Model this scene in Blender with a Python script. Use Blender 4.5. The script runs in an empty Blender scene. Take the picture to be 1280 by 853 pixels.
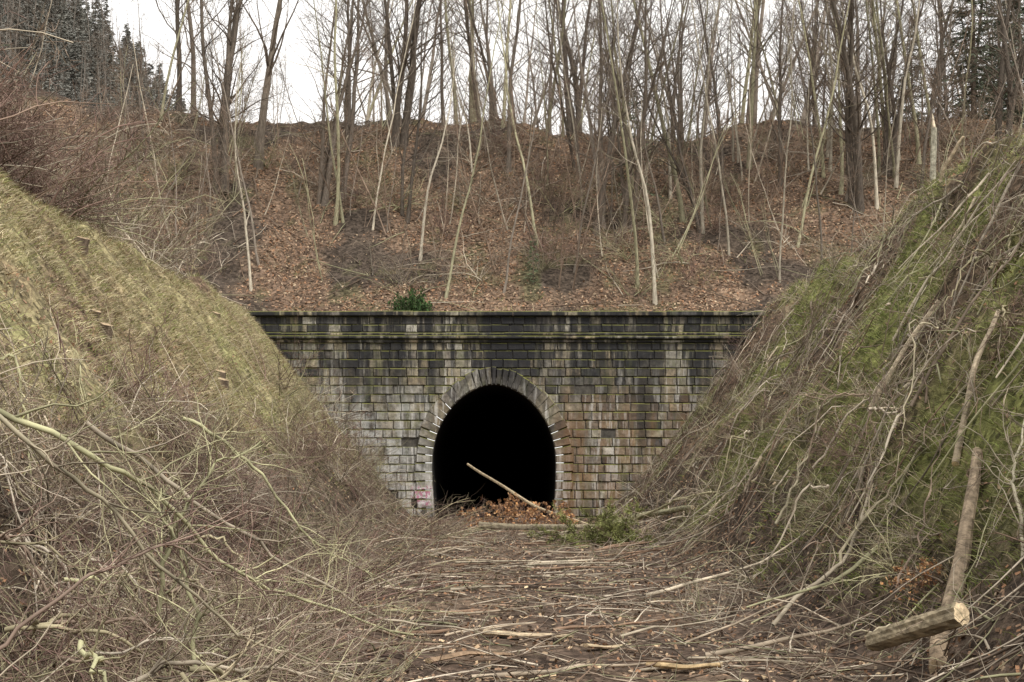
import bpy, math, numpy as np
from mathutils import Vector
R = np.random.RandomState(11)
scene = bpy.context.scene
PI = math.pi

# ------------------------------------------------------------------ noise
TAB = np.random.RandomState(3).rand(256, 256)
def vnoise(x, y):
    x = np.asarray(x, float); y = np.asarray(y, float)
    xi = np.floor(x).astype(int); yi = np.floor(y).astype(int)
    fx = x - xi; fy = y - yi
    fx = fx*fx*(3-2*fx); fy = fy*fy*(3-2*fy)
    a = TAB[xi & 255, yi & 255]; b = TAB[(xi+1) & 255, yi & 255]
    c = TAB[xi & 255, (yi+1) & 255]; d = TAB[(xi+1) & 255, (yi+1) & 255]
    return (a*(1-fx)+b*fx)*(1-fy)+(c*(1-fx)+d*fx)*fy
def fbm(x, y, s=1.0, o=4):
    x = np.asarray(x, float)*s+17.3; y = np.asarray(y, float)*s+91.7
    t = 0; a = 1; tot = 0
    for i in range(o):
        t = t + a*vnoise(x, y); tot += a
        a *= .5; x = x*2.03+5.1; y = y*2.03+9.7
    return t/tot*2-1
def sstep(a, b, x):
    t = np.clip((np.asarray(x, float)-a)/(b-a), 0, 1)
    return t*t*(3-2*t)
def sramp(t, k):
    return .5*(t+np.sqrt(t*t+k*k))
def smin(a, b, k):
    return b-sramp(b-a, k)

# ------------------------------------------------------------------ terrain height
def H(x, y):
    x = np.asarray(x, float); y = np.asarray(y, float)
    toeL = 4.1+.6*fbm(y, y*0+3, .2, 2)
    toeR = 3.8+.6*fbm(y, y*0+13, .2, 2)
    zR = 8.05+.022*np.clip(56-y, 0, 45)
    tL = (-x-toeL)/(10.2-toeL)
    tR = (x-toeR)/(10.1-toeR)
    L = 8.05*smin(sramp(tL, .05), 1.0, .03)+.13*sramp(-x-10.2, .5)
    Rr = zR*smin(sramp(tR, .05), 1.0, .03)+.13*sramp(x-10.1, .5)
    cut = L+Rr
    slopeM = sstep(3.8, 6, np.abs(x))
    near = 1-sstep(49, 54, y)*(1-sstep(12, 16, np.abs(x)))
    rough = .8+.6*(x > 0)
    cut = cut+near*(slopeM*rough*(.75*fbm(x, y, .3, 3)+.28*fbm(x, y, 1.5, 2)))+.10*fbm(x, y, 1.1, 3)
    base = 7.75+.13*sramp(np.abs(x)-10.2, .5)
    u = y-57.5
    C = 20.2-.03*x+1.6*sstep(-14, -30, x)+.8*fbm(x, y*0, .12, 3)
    rise = base+.72*sramp(u, 1.2)
    hill = smin(rise, C+.02*np.clip(y-75, 0, 400), 1.2)
    amp = sstep(57, 63, y)
    hill = hill+amp*(1.0*fbm(x, y, .2, 3)+.3*fbm(x, y, 1.0, 3))
    hill = hill+50*sstep(-22, -85, x)*sstep(95, 235, y)+10*sstep(20, 120, x)*sstep(90, 200, y)
    s = sstep(55.35, 55.75, y)
    return cut*(1-s)+hill*s

# ------------------------------------------------------------------ mesh builder
class MB:
    def __init__(s):
        s.v = []; s.f = []; s.c = []; s.n = 0; s.cache = None
    def add(s, V, F, C):
        V = np.asarray(V, float).reshape(-1, 3)
        C = np.asarray(C, float)
        if C.ndim == 1: C = np.tile(C, (len(V), 1))
        s.v.append(V); s.f.append(np.asarray(F, int).reshape(-1, 4)+s.n); s.c.append(C); s.n += len(V)
    def arr(s):
        if s.cache is None: s.cache = (np.concatenate(s.v), np.concatenate(s.f), np.concatenate(s.c))
        return s.cache
    def stamp(s, src, x, y, sc=1, rz=None, tilt=(0, 0), jit=.2):
        V, F, C = src.arr()
        rz = R.uniform(0, 6.28) if rz is None else rz
        cz, sz = math.cos(rz), math.sin(rz); cx, sx = math.cos(tilt[0]), math.sin(tilt[0]); cy, sy = math.cos(tilt[1]), math.sin(tilt[1])
        Rz = np.array([[cz, -sz, 0], [sz, cz, 0], [0, 0, 1]]); Rx = np.array([[1, 0, 0], [0, cx, -sx], [0, sx, cx]]); Ry = np.array([[cy, 0, sy], [0, 1, 0], [-sy, 0, cy]])
        M = Ry @ Rx @ Rz
        s.add((V*sc) @ M.T+np.array([x, y, float(H(x, y))]), F, C*(1+jit*R.uniform(-1, 1)))
    def mesh(s, name, mat, smooth=True):
        s.cache = None
        V, F, C = s.arr()
        me = bpy.data.meshes.new(name)
        me.vertices.add(len(V)); me.vertices.foreach_set('co', V.astype(np.float32).ravel())
        me.loops.add(F.size); me.loops.foreach_set('vertex_index', F.astype(np.int32).ravel())
        me.polygons.add(len(F)); me.polygons.foreach_set('loop_start', np.arange(0, F.size, 4, dtype=np.int32))
        me.update(calc_edges=True)
        me.polygons.foreach_set('use_smooth', np.full(len(F), smooth))
        ca = me.color_attributes.new('Col', 'FLOAT_COLOR', 'POINT')
        ca.data.foreach_set('color', np.concatenate([np.clip(C, 0, 1), np.ones((len(C), 1))], 1).astype(np.float32).ravel())
        me.materials.append(mat)
        return me
def norm(a):
    return a/np.maximum(np.linalg.norm(a, axis=-1, keepdims=True), 1e-9)
def tubes(mb, P, Rad, col, sides=3):
    N, n, _ = P.shape
    T = norm(np.gradient(P, axis=1))
    m = norm(P[:, -1]-P[:, 0])
    ref = np.where(np.abs(m[:, 2:3]) < .8, np.array([[0, 0, 1.]]), np.array([[1., 0, 0]]))[:, None, :]
    U = norm(np.cross(T, ref)); W = np.cross(T, U)
    a = np.arange(sides)*2*PI/sides
    V = P[:, :, None, :]+Rad[:, :, None, None]*(np.cos(a)[None, None, :, None]*U[:, :, None, :]+np.sin(a)[None, None, :, None]*W[:, :, None, :])
    i = np.arange(n-1)[:, None]*sides; j = np.arange(sides)[None, :]; j2 = (j+1) % sides
    F = np.stack([i+j, i+j2, i+sides+j2, i+sides+j], -1).reshape(-1, 4)
    F = (F[None]+(np.arange(N)*n*sides)[:, None, None]).reshape(-1, 4)
    C = np.repeat(np.broadcast_to(col, (N, 3)), n*sides, axis=0)
    mb.add(V.reshape(-1, 3), F, C)
def quads(mb, pos, A, B, col):
    V = np.stack([pos-A-B, pos+A-B, pos+A*.8+B, pos-A*.8+B], 1)
    N = len(pos)
    mb.add(V.reshape(-1, 3), np.arange(4*N).reshape(-1, 4), np.repeat(col, 4, axis=0))
def randcols(n, pal, jit=.2, w=None):
    pal = np.array(pal)
    i = R.choice(len(pal), n, p=w)
    return pal[i]*(1+jit*R.randn(n, 1).clip(-2, 2))
def grow(p, d, L, n, wob, trop):
    N = len(p); out = np.empty((N, n+1, 3)); out[:, 0] = p; d = norm(d)
    L = np.broadcast_to(L, (N,))
    for i in range(n):
        d = norm(d+R.randn(N, 3)*wob+np.array([0, 0, trop]))
        out[:, i+1] = out[:, i]+d*(L/n)[:, None]
    return out
def spawn(P, Rad, k, t0, t1, a0, a1):
    N, n1, _ = P.shape
    t = R.uniform(t0, t1, (N, k)); idx = np.minimum(t*(n1-1), n1-1.001)
    i = idx.astype(int); f = (idx-i)[..., None]
    r = np.arange(N)[:, None]
    A = P[r, i]; B = P[r, i+1]
    pos = A*(1-f)+B*f; tan = norm(B-A)
    per = norm(np.cross(tan, R.randn(N, k, 3)))
    ang = R.uniform(a0, a1, (N, k, 1))*PI/180
    d = tan*np.cos(ang)+per*np.sin(ang)
    rad = Rad[r, i]*(1-f[..., 0])+Rad[r, i+1]*f[..., 0]
    return pos.reshape(-1, 3), d.reshape(-1, 3), rad.ravel(), t.ravel()
def taper(r0, r1, n, pw=1.0):
    t = np.linspace(0, 1, n)[None]**pw
    return np.asarray(r0)[:, None]*(1-t)+np.asarray(r1)[:, None]*t

def obj(name, me, loc=(0, 0, 0), rot=(0, 0, 0), sc=(1, 1, 1), parent=None):
    o = bpy.data.objects.new(name, me)
    o.location = loc; o.rotation_euler = rot
    o.scale = (sc, sc, sc) if np.isscalar(sc) else sc
    scene.collection.objects.link(o)
    if parent: o.parent = parent
    return o

# ------------------------------------------------------------------ materials
def mat_attr(name, scale=8, lo=.6, hi=1.35, rough=.9, bump=.3, stretch=(1, 1, 1), rnd=.0, scale2=None, bdist=.02, gain=1.0, det=4):
    m = bpy.data.materials.new(name); m.use_nodes = True
    nt = m.node_tree; N = nt.nodes; Lk = nt.links
    b = N['Principled BSDF']; b.inputs['Roughness'].default_value = rough
    b.inputs['Specular IOR Level'].default_value = .12
    at = N.new('ShaderNodeAttribute'); at.attribute_name = 'Col'
    tc = N.new('ShaderNodeTexCoord'); mp = N.new('ShaderNodeMapping'); mp.inputs['Scale'].default_value = stretch
    Lk.new(tc.outputs['Object'], mp.inputs['Vector'])
    no = N.new('ShaderNodeTexNoise'); no.inputs['Scale'].default_value = scale; no.inputs['Detail'].default_value = det; no.inputs['Roughness'].default_value = .65
    Lk.new(mp.outputs[0], no.inputs['Vector'])
    mr = N.new('ShaderNodeMapRange'); mr.inputs['From Min'].default_value = .3; mr.inputs['From Max'].default_value = .7
    mr.inputs['To Min'].default_value = lo*gain; mr.inputs['To Max'].default_value = hi*gain
    Lk.new(no.outputs[0], mr.inputs['Value'])
    fac = mr.outputs[0]
    if scale2:
        n2 = N.new('ShaderNodeTexVoronoi'); n2.inputs['Scale'].default_value = scale2
        Lk.new(mp.outputs[0], n2.inputs['Vector'])
        sp = N.new('ShaderNodeSeparateColor'); Lk.new(n2.outputs['Color'], sp.inputs[0])
        m2 = N.new('ShaderNodeMapRange'); m2.inputs['To Min'].default_value = .45; m2.inputs['To Max'].default_value = 1.5
        Lk.new(sp.outputs[0], m2.inputs['Value'])
        mm = N.new('ShaderNodeMath'); mm.operation = 'MULTIPLY'; Lk.new(fac, mm.inputs[0]); Lk.new(m2.outputs[0], mm.inputs[1]); fac = mm.outputs[0]
    if rnd:
        oi = N.new('ShaderNodeObjectInfo'); m3 = N.new('ShaderNodeMapRange')
        m3.inputs['To Min'].default_value = 1-rnd; m3.inputs['To Max'].default_value = 1+rnd
        Lk.new(oi.outputs['Random'], m3.inputs['Value'])
        mm = N.new('ShaderNodeMath'); mm.operation = 'MULTIPLY'; Lk.new(fac, mm.inputs[0]); Lk.new(m3.outputs[0], mm.inputs[1]); fac = mm.outputs[0]
    vm = N.new('ShaderNodeVectorMath'); vm.operation = 'SCALE'
    Lk.new(at.outputs['Color'], vm.inputs[0]); Lk.new(fac, vm.inputs['Scale'])
    Lk.new(vm.outputs[0], b.inputs['Base Color'])
    if bump:
        bp = N.new('ShaderNodeBump'); bp.inputs['Strength'].default_value = bump; bp.inputs['Distance'].default_value = bdist
        Lk.new(no.outputs[0], bp.inputs['Height']); Lk.new(bp.outputs[0], b.inputs['Normal'])
    return m
M_ground = mat_attr('ground_soil', 5, .45, 1.5, .95, .9, scale2=9, bdist=.12, gain=1.05)
M_bark = mat_attr('bark', 6, .6, 1.35, .9, .4, (3, 3, .6), rnd=.3, gain=1.15, det=2)
M_barkfar = mat_attr('bark_far', 2, .7, 1.3, .9, 0, gain=1.2, det=1)
M_twig = mat_attr('twig_bark', 3, .6, 1.35, .85, 0, rnd=.1, gain=1.22, det=1)
M_shrub = mat_attr('shrub_bark', .8, .6, 1.35, .85, 0, gain=1.06, det=2)
M_leaf = mat_attr('dry_leaf', 14, .75, 1.25, .8, 0, gain=1.05, det=1)
M_grass = mat_attr('dry_grass_blade', 1.2, .7, 1.3, .8, 0, gain=1.08, det=2)
M_needle = mat_attr('needles', 1.3, .5, 1.4, .8, 0, rnd=.2, gain=1.3, det=1)
M_log = mat_attr('log_wood', 9, .4, 1.4, .85, .8, bdist=.03, gain=1.0)

def mat_stone(name):
    m = mat_attr(name, 5, .5, 1.45, .92, .9, bdist=.045, gain=.98, det=6)
    nt = m.node_tree; N = nt.nodes; Lk = nt.links
    b = N['Principled BSDF']; src = b.inputs['Base Color'].links[0].from_socket
    tc = N.new('ShaderNodeTexCoord'); sep = N.new('ShaderNodeSeparateXYZ'); Lk.new(tc.outputs['Object'], sep.inputs[0])
    def streak(sc, off, a, bb, st=(1, 1, .14)):
        mp = N.new('ShaderNodeMapping'); mp.inputs['Scale'].default_value = st; mp.inputs['Location'].default_value = off
        Lk.new(tc.outputs['Object'], mp.inputs[0])
        no = N.new('ShaderNodeTexNoise'); no.inputs['Scale'].default_value = sc; no.inputs['Detail'].default_value = 6; no.inputs['Roughness'].default_value = .68
        Lk.new(mp.outputs[0], no.inputs['Vector'])
        r = N.new('ShaderNodeMapRange'); r.inputs['From Min'].default_value = a; r.inputs['From Max'].default_value = bb
        Lk.new(no.outputs[0], r.inputs['Value']); return r.outputs[0]
    def zr(a, bb, x=2):
        r = N.new('ShaderNodeMapRange'); r.inputs['From Min'].default_value = a; r.inputs['From Max'].default_value = bb
        Lk.new(sep.outputs[x], r.inputs['Value']); return r.outputs[0]
    def mul(a, c):
        k = N.new('ShaderNodeMath'); k.operation = 'MULTIPLY'
        for s_, v in ((0, a), (1, c)):
            if isinstance(v, float): k.inputs[s_].default_value = v
            else: Lk.new(v, k.inputs[s_])
        return k.outputs[0]
    def mix(fac, a, colr):
        k = N.new('ShaderNodeMix'); k.data_type = 'RGBA'; Lk.new(fac, k.inputs[0]); Lk.new(a, k.inputs[6]); k.inputs[7].default_value = (*colr, 1); return k.outputs[2]
    c = src
    c = mix(mul(streak(.9, (2, 0, 7), .46, .62, (1, 1, .6)), .66), c, (.075, .068, .06))
    c = mix(mul(streak(7, (2, 0, 1), .48, .66, (1, 1, 1)), .6), c, (.10, .09, .075))
    c = mix(mul(streak(2.3, (8, 0, 1), .50, .64, (1, 1, .4)), .55), c, (.12, .13, .06))
    c = mix(mul(mul(streak(1.3, (3, 0, 1), .42, .56, (1, 1, .6)), mul(zr(5.4, 4.0), zr(-2.9, -4.2, 0))), .68), c, (.56, .56, .54))
    c = mix(mul(mul(streak(5.0, (6, 0, 3), .54, .62, (1, 1, .09)), zr(7.2, 5.0)), .7), c, (.60, .58, .54))
    c = mix(mul(mul(mul(streak(3.2, (1, 0, 9), .49, .58, (1, 1, .16)), zr(3.0, 1.2)), mul(zr(-4.9, -4.0, 0), zr(3.4, 2.2, 0))), .7), c, (.62, .60, .57))
    c = mix(mul(mul(streak(1.1, (9, 0, 4), .40, .58), mul(zr(1.2, 2.2, 0), zr(5.4, 3.8))), .55), c, (.24, .13, .062))
    c = mix(mul(mul(streak(1.5, (0, 0, 0), .44, .54, (1, 1, .07)), zr(3.4, 6.2)), .93), c, (.03, .03, .032))
    c = mix(mul(mul(streak(4.0, (4, 0, 0), .48, .56, (1, 1, .08)), zr(4.6, 6.4)), .88), c, (.03, .03, .032))
    c = mix(mul(mul(mul(zr(-2.2, -.9, 0), zr(1.6, .3, 0)), mul(zr(5.4, 6.1), streak(3.0, (1, 0, 1), .35, .5, (1, 1, .3)))), .88), c, (.03, .03, .033))
    c = mix(mul(mul(mul(zr(4.75, 4.95, 0), zr(5.45, 5.15, 0)), mul(zr(1.9, 3.2), zr(6.2, 5.2))), .75), c, (.05, .045, .04))
    gz = mul(mul(zr(-3.95, -3.85, 0), zr(-3.05, -3.15, 0)), mul(zr(.5, .6), zr(1.35, 1.25)))
    c = mix(mul(mul(gz, streak(6, (1, 0, 2), .44, .50, (1, 1, 1.6))), .85), c, (.70, .64, .66))
    c = mix(mul(mul(gz, streak(8, (5, 0, 2), .52, .55, (1.5, 1, 1))), .85), c, (.48, .16, .26))
    c = mix(mul(mul(streak(2.5, (5, 0, 2), .42, .6, (1, 1, .5)), zr(.6, .0)), .7), c, (.06, .06, .035))
    geo = N.new('ShaderNodeNewGeometry'); s2 = N.new('ShaderNodeSeparateXYZ'); Lk.new(geo.outputs['Normal'], s2.inputs[0])
    r = N.new('ShaderNodeMapRange'); r.inputs['From Min'].default_value = .4; r.inputs['From Max'].default_value = .8; Lk.new(s2.outputs[2], r.inputs['Value'])
    c = mix(mul(r.outputs[0], streak(2, (1, 1, 1), .3, .5, (1, 1, 1))), c, (.17, .17, .05))
    Lk.new(c, b.inputs['Base Color'])
    return m
M_stone = mat_stone('weathered_stone')
M_mortar = mat_attr('mortar', 6, .5, 1.3, .95, .3)
M_lining = mat_attr('sooty_lining', 3, .5, 1.3, .95, .3)

# ------------------------------------------------------------------ ground sheet
def axis(segs):
    out = [np.arange(a, b, s) for a, b, s in segs]
    return np.concatenate(out+[[segs[-1][1]]])
gx = axis([(-700, -160, 60), (-160, -60, 5), (-60, -24, 1.2), (-24, -14, .5), (-14, 14, .18), (14, 24, .5), (24, 60, 1.2), (60, 160, 8), (160, 700, 60)])
gy = axis([(-300, -40, 40), (-40, 0, 3), (0, 55.3, .2), (55.35, 55.8, .1), (55.85, 80, .3), (80, 100, 1.2), (100, 300, 5), (300, 900, 60)])
X, Y = np.meshgrid(gx, gy, indexing='xy')
Z = H(X, Y)
nx, ny = len(gx), len(gy)
idx = np.arange(nx*ny).reshape(ny, nx)
F = np.stack([idx[:-1, :-1], idx[:-1, 1:], idx[1:, 1:], idx[1:, :-1]], -1).reshape(-1, 4)
fz = Z.ravel()[F].min(1); fcx = X.ravel()[F].mean(1); fcy = Y.ravel()[F].mean(1)
kill = (np.abs(fcx+.7) < 2.75) & (fcy > 55.3) & (fcy < 56.2) & (fz < 7.45)
F = F[~kill]
def ground_col(X, Y, Z):
    n1 = fbm(X, Y, .35, 4); n2 = fbm(X+40, Y-20, .9, 4); n3 = fbm(X, Y, 3.1, 3)
    c = np.ones(X.shape+(3,))*np.array([.135, .092, .065])
    def mixc(c, m, col): return c*(1-m[..., None])+m[..., None]*np.array(col)
    c = mixc(c, sstep(.05, .5, n2)*.7, [.20, .14, .095])
    c = mixc(c, sstep(.0, .3, n1)*.8*(Y > 57), [.05, .042, .035])
    c = mixc(c, sstep(.15, .4, -n2)*.5*(Y > 57), [.12, .115, .055])
    inC = (Y < 55.6)
    up = sstep(1.5, 3.6, Z)
    gl = inC*(X < 0)*up*sstep(-.6, .0, n1+.3*n2)
    c = mixc(c, gl*.85, [.28, .245, .135])
    c = mixc(c, gl*sstep(-.1, .4, n2)*.6, [.20, .205, .085])
    c = mixc(c, gl*sstep(.1, .35, -n2)*.5, [.15, .10, .065])
    low = inC*(1-up)*sstep(2.0, 4.5, np.abs(X))
    c = mixc(c, low*.75, [.058, .046, .035])  # shade beneath the brush at the bank toes, painted into the soil colour
    gr = inC*(X > 0)*sstep(.8, 2.4, Z)*sstep(-.15, .2, n1+.3*n2)
    c = mixc(c, inC*(X > 0)*up*.75, [.095, .07, .048])
    c = mixc(c, gr*.8, [.145, .16, .05])
    fl = inC*(1-sstep(.15, .8, Z))
    c = mixc(c, fl*.8, [.08, .058, .045])
    c = mixc(c, fl*sstep(.05, .4, n2)*.5, [.18, .13, .09])
    far = sstep(100, 180, Y)
    c = mixc(c, far*.85, [.12, .112, .096])  # distance haze put into the far ground as a greyish tint
    return c*(1+.25*n3[..., None])
mb = MB(); mb.add(np.stack([X, Y, Z], -1).reshape(-1, 3), F, ground_col(X, Y, Z).reshape(-1, 3))
obj('ground', mb.mesh('ground', M_ground))

# ------------------------------------------------------------------ tunnel portal
portal = bpy.data.objects.new('stone_tunnel_portal', None); scene.collection.objects.link(portal)
YW = 55.0; CX = -.7; ZS = 2.2
def halfw(z, off):
    a = 2.4+off; b = 3.03+off
    if z >= ZS:
        q = 1-((z-ZS)/b)**2
        return a*q**.56 if q > 0 else 0
    return a-.13*((ZS-z)/ZS)**2
OFFM = .3
zc = ZS+3.03+OFFM
PAL = [(.34, .295, .215), (.28, .26, .22), (.16, .145, .13), (.30, .245, .17), (.38, .345, .265), (.21, .185, .155), (.43, .405, .35)]
PW = [.23, .20, .13, .14, .12, .13, .05]
def block(mb, c4, y0, dep, col, inset=.022, jit=.012, back=.12):
    c4 = np.array(c4, float); cen = c4.mean(0)
    v = []
    for p in c4: v.append((p[0], y0+back, p[1]))
    for p in c4: v.append((p[0], y0-dep*.45, p[1]))
    for p in c4:
        d = cen-p; d = d/np.maximum(np.abs(d), 1e-6)*inset
        q = p+d
        v.append((q[0]+R.randn()*.008, y0-dep-abs(R.randn())*jit, q[1]+R.randn()*.008))
    F = []
    for k in range(4):
        k2 = (k+1) % 4
        F += [(k, k2, 4+k2, 4+k), (4+k, 4+k2, 8+k2, 8+k)]
    F.append((8, 9, 10, 11))
    C = np.tile(col, (12, 1)); C[:4] *= .6
    C = C*(1+.12*R.randn(12, 1).clip(-1.5, 1.5))
    mb.add(v, F, C)
mbB = MB(); mbM = MB()
XL, XR = -10.25, 9.8
rowh = .338
rows = []
z = zc
while z > -.6: rows.append((z-rowh, z)); z -= rowh
z = zc
while z < 6.80:
    rows.append((z, min(z+rowh, 6.84))); z += rowh
def blkcol(x, z, dark=0.):
    c = np.array(PAL[R.choice(7, p=PW)])*R.uniform(.82, 1.14)
    if x > 1.8 and z < 4.6 and R.rand() < .4*(1-abs(x-3.5)/4): c = c*.5+np.array([.25, .16, .095])*.5
    if x < -2.6 and z < 4.5 and R.rand() < .3: c = c*.6+np.array([.42, .41, .38])*.4
    if R.rand() < dark: c = np.array([.055, .053, .052])*R.uniform(.7, 1.9)
    return c
def run(mb, xa0, xa1, xb0, xb1, z0, z1, y0, dep, dark=0., wmin=.3, wmax=.78):
    x = max(xa0, xa1); cuts = []
    end = min(xb0, xb1)
    while True:
        x += R.uniform(wmin, wmax)
        if x > end-.25: break
        cuts.append(x)
    L0, L1 = xa0, xa1; g = .008
    for cx_ in cuts+[None]:
        r0, r1 = (cx_, cx_) if cx_ is not None else (xb0, xb1)
        g0 = g+abs(R.randn())*.006
        if R.rand() < .012:
            L0 = L1 = cx_ if cx_ is not None else 0; continue
        block(mb, [(L0+g0, z0+g0), (r0-g0, z0+g), (r1-g, z1-g0), (L1+g, z1-g)], y0, dep*R.uniform(.4, 1.5), blkcol((L0+r0)/2, z0, dark))
        L0 = L1 = cx_ if cx_ is not None else 0
MC = (.10, .092, .08)
for z0, z1 in rows:
    top = max(0, (z1-5.6)/1.3)
    if z0 >= zc-1e-6:
        run(mbB, XL, XL, XR, XR, z0, z1, YW, .05, .06+.08*top)
        mbM.add([(XL, YW, z0), (XR, YW, z0), (XR, YW, z1), (XL, YW, z1)], [0, 1, 2, 3], MC)
    else:
        w0 = halfw(z0, OFFM); w1 = halfw(z1, OFFM)
        run(mbB, XL, XL, CX-w0, CX-w1, z0, z1, YW, .05, .06)
        run(mbB, CX+w0, CX+w1, XR, XR, z0, z1, YW, .05, .08)
        mbM.add([(XL, YW, z0), (CX-w0, YW, z0), (CX-w1, YW, z1), (XL, YW, z1)], [0, 1, 2, 3], MC)
        mbM.add([(CX+w0, YW, z0), (XR, YW, z0), (XR, YW, z1), (CX+w1, YW, z1)], [0, 1, 2, 3], MC)
pr = [(7.25, 7.55), (7.55, 7.86)]
for z0, z1 in pr:
    run(mbB, XL, XL, XR, XR, z0, z1, YW+.02, .04, .25, .35, .7)
mbM.add([(XL, YW+.025, 6.8), (XR, YW+.025, 6.8), (XR, YW+.025, 7.9), (XL, YW+.025, 7.9)], [0, 1, 2, 3], (.10, .095, .09))
obj('wall_blocks', mbB.mesh('wall_blocks', M_stone, False), parent=portal)
obj('mortar_core', mbM.mesh('mortar_core', M_mortar, False), parent=portal)
def slab(mb, x0, x1, ya, yb, z0, z1, col, bev=.03):
    v = []
    for y_, in_ in ((yb, 0), (ya+bev, 0), (ya, bev)):
        v += [(x0, y_, z0+in_), (x1, y_, z0+in_), (x1, y_, z1-in_), (x0, y_, z1-in_)]
    F = []
    for a in (0, 4):
        for k in range(4):
            k2 = (k+1) % 4; F.append((a+k, a+k2, a+4+k2, a+4+k))
    F += [(8, 9, 10, 11), (3, 2, 1, 0)]
    mb.add(v, F, col)
mbC = MB()
def course(x0, x1, ya, yb, z0, z1, wm, dark):
    x = x0
    while x < x1-.05:
        w = R.uniform(wm*.8, wm*1.2); xe = min(x+w, x1)
        if x1-xe < .4: xe = x1
        d = R.uniform(-.014, .014)
        slab(mbC, x+.005, xe-.005, ya+d, yb, z0+R.uniform(-.004, .004), z1+R.uniform(-.015, .012), blkcol(x, 6, dark)*1.1)
        x = xe
course(XL+.02, XR-.02, YW-.10, YW+.4, 6.845, 6.97, 1.2, .12)
course(XL, XR, YW-.24, YW+.4, 6.985, 7.105, 1.3, .06)
course(XL+.02, XR-.02, YW-.13, YW+.4, 7.12, 7.235, 1.1, .10)
course(XL-.08, XR+.08, YW-.20, YW+1.0, 7.875, 8.06, 1.3, .3)
obj('coping_and_string_course', mbC.mesh('coping', M_stone, False), parent=portal)
mbV = MB()
nA = 33
pts = []
for k in range(7): pts.append(('L', -.25+(ZS+.25)*k/7))
for k in range(nA+1):
    th = PI-PI*k/nA; pts.append(('A', th))
for k in range(6, -1, -1): pts.append(('R', -.25+(ZS+.25)*k/7))
def rp(p, off):
    if p[0] == 'A':
        z_ = ZS+(3.03+off)*math.sin(p[1]); w_ = halfw(min(z_, ZS+3.03+off-1e-6), off)
        if abs(math.cos(p[1])) < 1e-6: w_ = 0
        return (CX+math.copysign(w_, math.cos(p[1])), z_)
    w = halfw(p[1], off); return (CX-w, p[1]) if p[0] == 'L' else (CX+w, p[1])
OUT = .66
for a, b_ in zip(pts[:-1], pts[1:]):
    g = .012
    o = OUT*R.uniform(.90, 1.07)
    A0, B0, B1, A1 = [np.array(q) for q in (rp(a, 0), rp(b_, 0), rp(b_, o), rp(a, o))]
    d = norm(B0-A0)*g
    d2 = norm(B1-A1)*g
    col = blkcol(0, 3, .10)*.8
    if b_[0] == 'R': col = col*.5+np.array([.20, .155, .125])*.5
    block(mbV, [A0+d, B0-d, B1-d2, A1+d2], YW-.06, .10, col, .03, .018, back=.5)
obj('arch_voussoirs', mbV.mesh('voussoirs', M_stone, False), parent=portal)
mbT = MB(); prof = [rp(p, .015) for p in pts]
ys = np.array([YW+.35, YW+2, YW+6, YW+14, YW+30, YW+60])
V = [(x, y, z) for y in ys for x, z in prof]; n = len(prof)
F = [(i*n+j, i*n+j+1, (i+1)*n+j+1, (i+1)*n+j) for i in range(len(ys)-1) for j in range(n-1)]
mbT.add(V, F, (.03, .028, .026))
mbT.add([(CX-2.5, YW+60, -.3), (CX+2.5, YW+60, -.3), (CX+2.5, YW+60, 5.4), (CX-2.5, YW+60, 5.4)], [0, 1, 2, 3], (.01, .01, .01))  # near-black end sheet stands in for the darkness deeper in the tunnel
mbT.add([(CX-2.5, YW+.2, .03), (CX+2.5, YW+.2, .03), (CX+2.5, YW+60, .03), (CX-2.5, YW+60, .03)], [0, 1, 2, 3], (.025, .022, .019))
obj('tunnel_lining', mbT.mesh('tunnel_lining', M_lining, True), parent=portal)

# ------------------------------------------------------------------ plants
def cvar(c, n, j=.2): return np.array(c)*(1+j*R.randn(n, 1).clip(-2, 2))
def make_tree(L, r0, k1, t0, colr, lean=.03, stems=1, k2=5, k3=3, wob=.035, l1=.3, tw=(.14, .11, .088), nt=14):
    mb = MB()
    p = np.zeros((stems, 3)); p[:, 2] = -.3
    if stems > 1: p[:, :2] += R.randn(stems, 2)*.15
    d = np.tile([0, 0, 1.], (stems, 1)); d[:, :2] += R.randn(stems, 2)*(lean+.07*(stems > 1))
    Ls = L*R.uniform(.8, 1.1, stems)
    P = grow(p, d, Ls, nt, wob, .02)
    Ra = taper(r0*R.uniform(.7, 1.1, stems), np.full(stems, .012), nt+1, .85)
    Ra[:, 0] *= 1.35
    tubes(mb, P, Ra, cvar(colr, stems, .1), 7)
    pos, dr, rr, t = spawn(P, Ra, k1, t0, .98, 28, 62)
    N = len(pos); l = (1.05-t)*L*l1*R.uniform(.6, 1.3, N)+.4
    P1 = grow(pos, dr, l, 6, .15, .07); R1 = taper(rr*R.uniform(.3, .5, N), np.full(N, .005), 7)
    tubes(mb, P1, R1, cvar(np.array(colr)*.5+np.array(tw)*.5, N), 3)
    if k2:
        pos, dr, rr, t = spawn(P1, R1, k2, .2, .98, 25, 60); N = len(pos)
        l2 = np.repeat(l, k2)*.42*(1.15-t)*R.uniform(.6, 1.3, N)+.15
        P2 = grow(pos, dr, l2, 3, .17, .06); R2 = taper(np.maximum(rr*.5, .005), np.full(N, .0035), 4)
        tubes(mb, P2, R2, cvar(tw, N), 3)
        if k3:
            pos, dr, rr, t = spawn(P2, R2, k3, .2, 1., 25, 60); N = len(pos)
            P3 = grow(pos, dr, np.repeat(l2, k3)*.5*R.uniform(.5, 1.3, N)+.08, 2, .15, .05)
            tubes(mb, P3, taper(np.full(N, .005), np.full(N, .0035), 3), cvar(tw, N), 3)
    return mb
grey = (.20, .17, .14); dk = (.12, .10, .082); pale = (.38, .34, .27); olive = (.25, .235, .155)
tallmb = []
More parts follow.
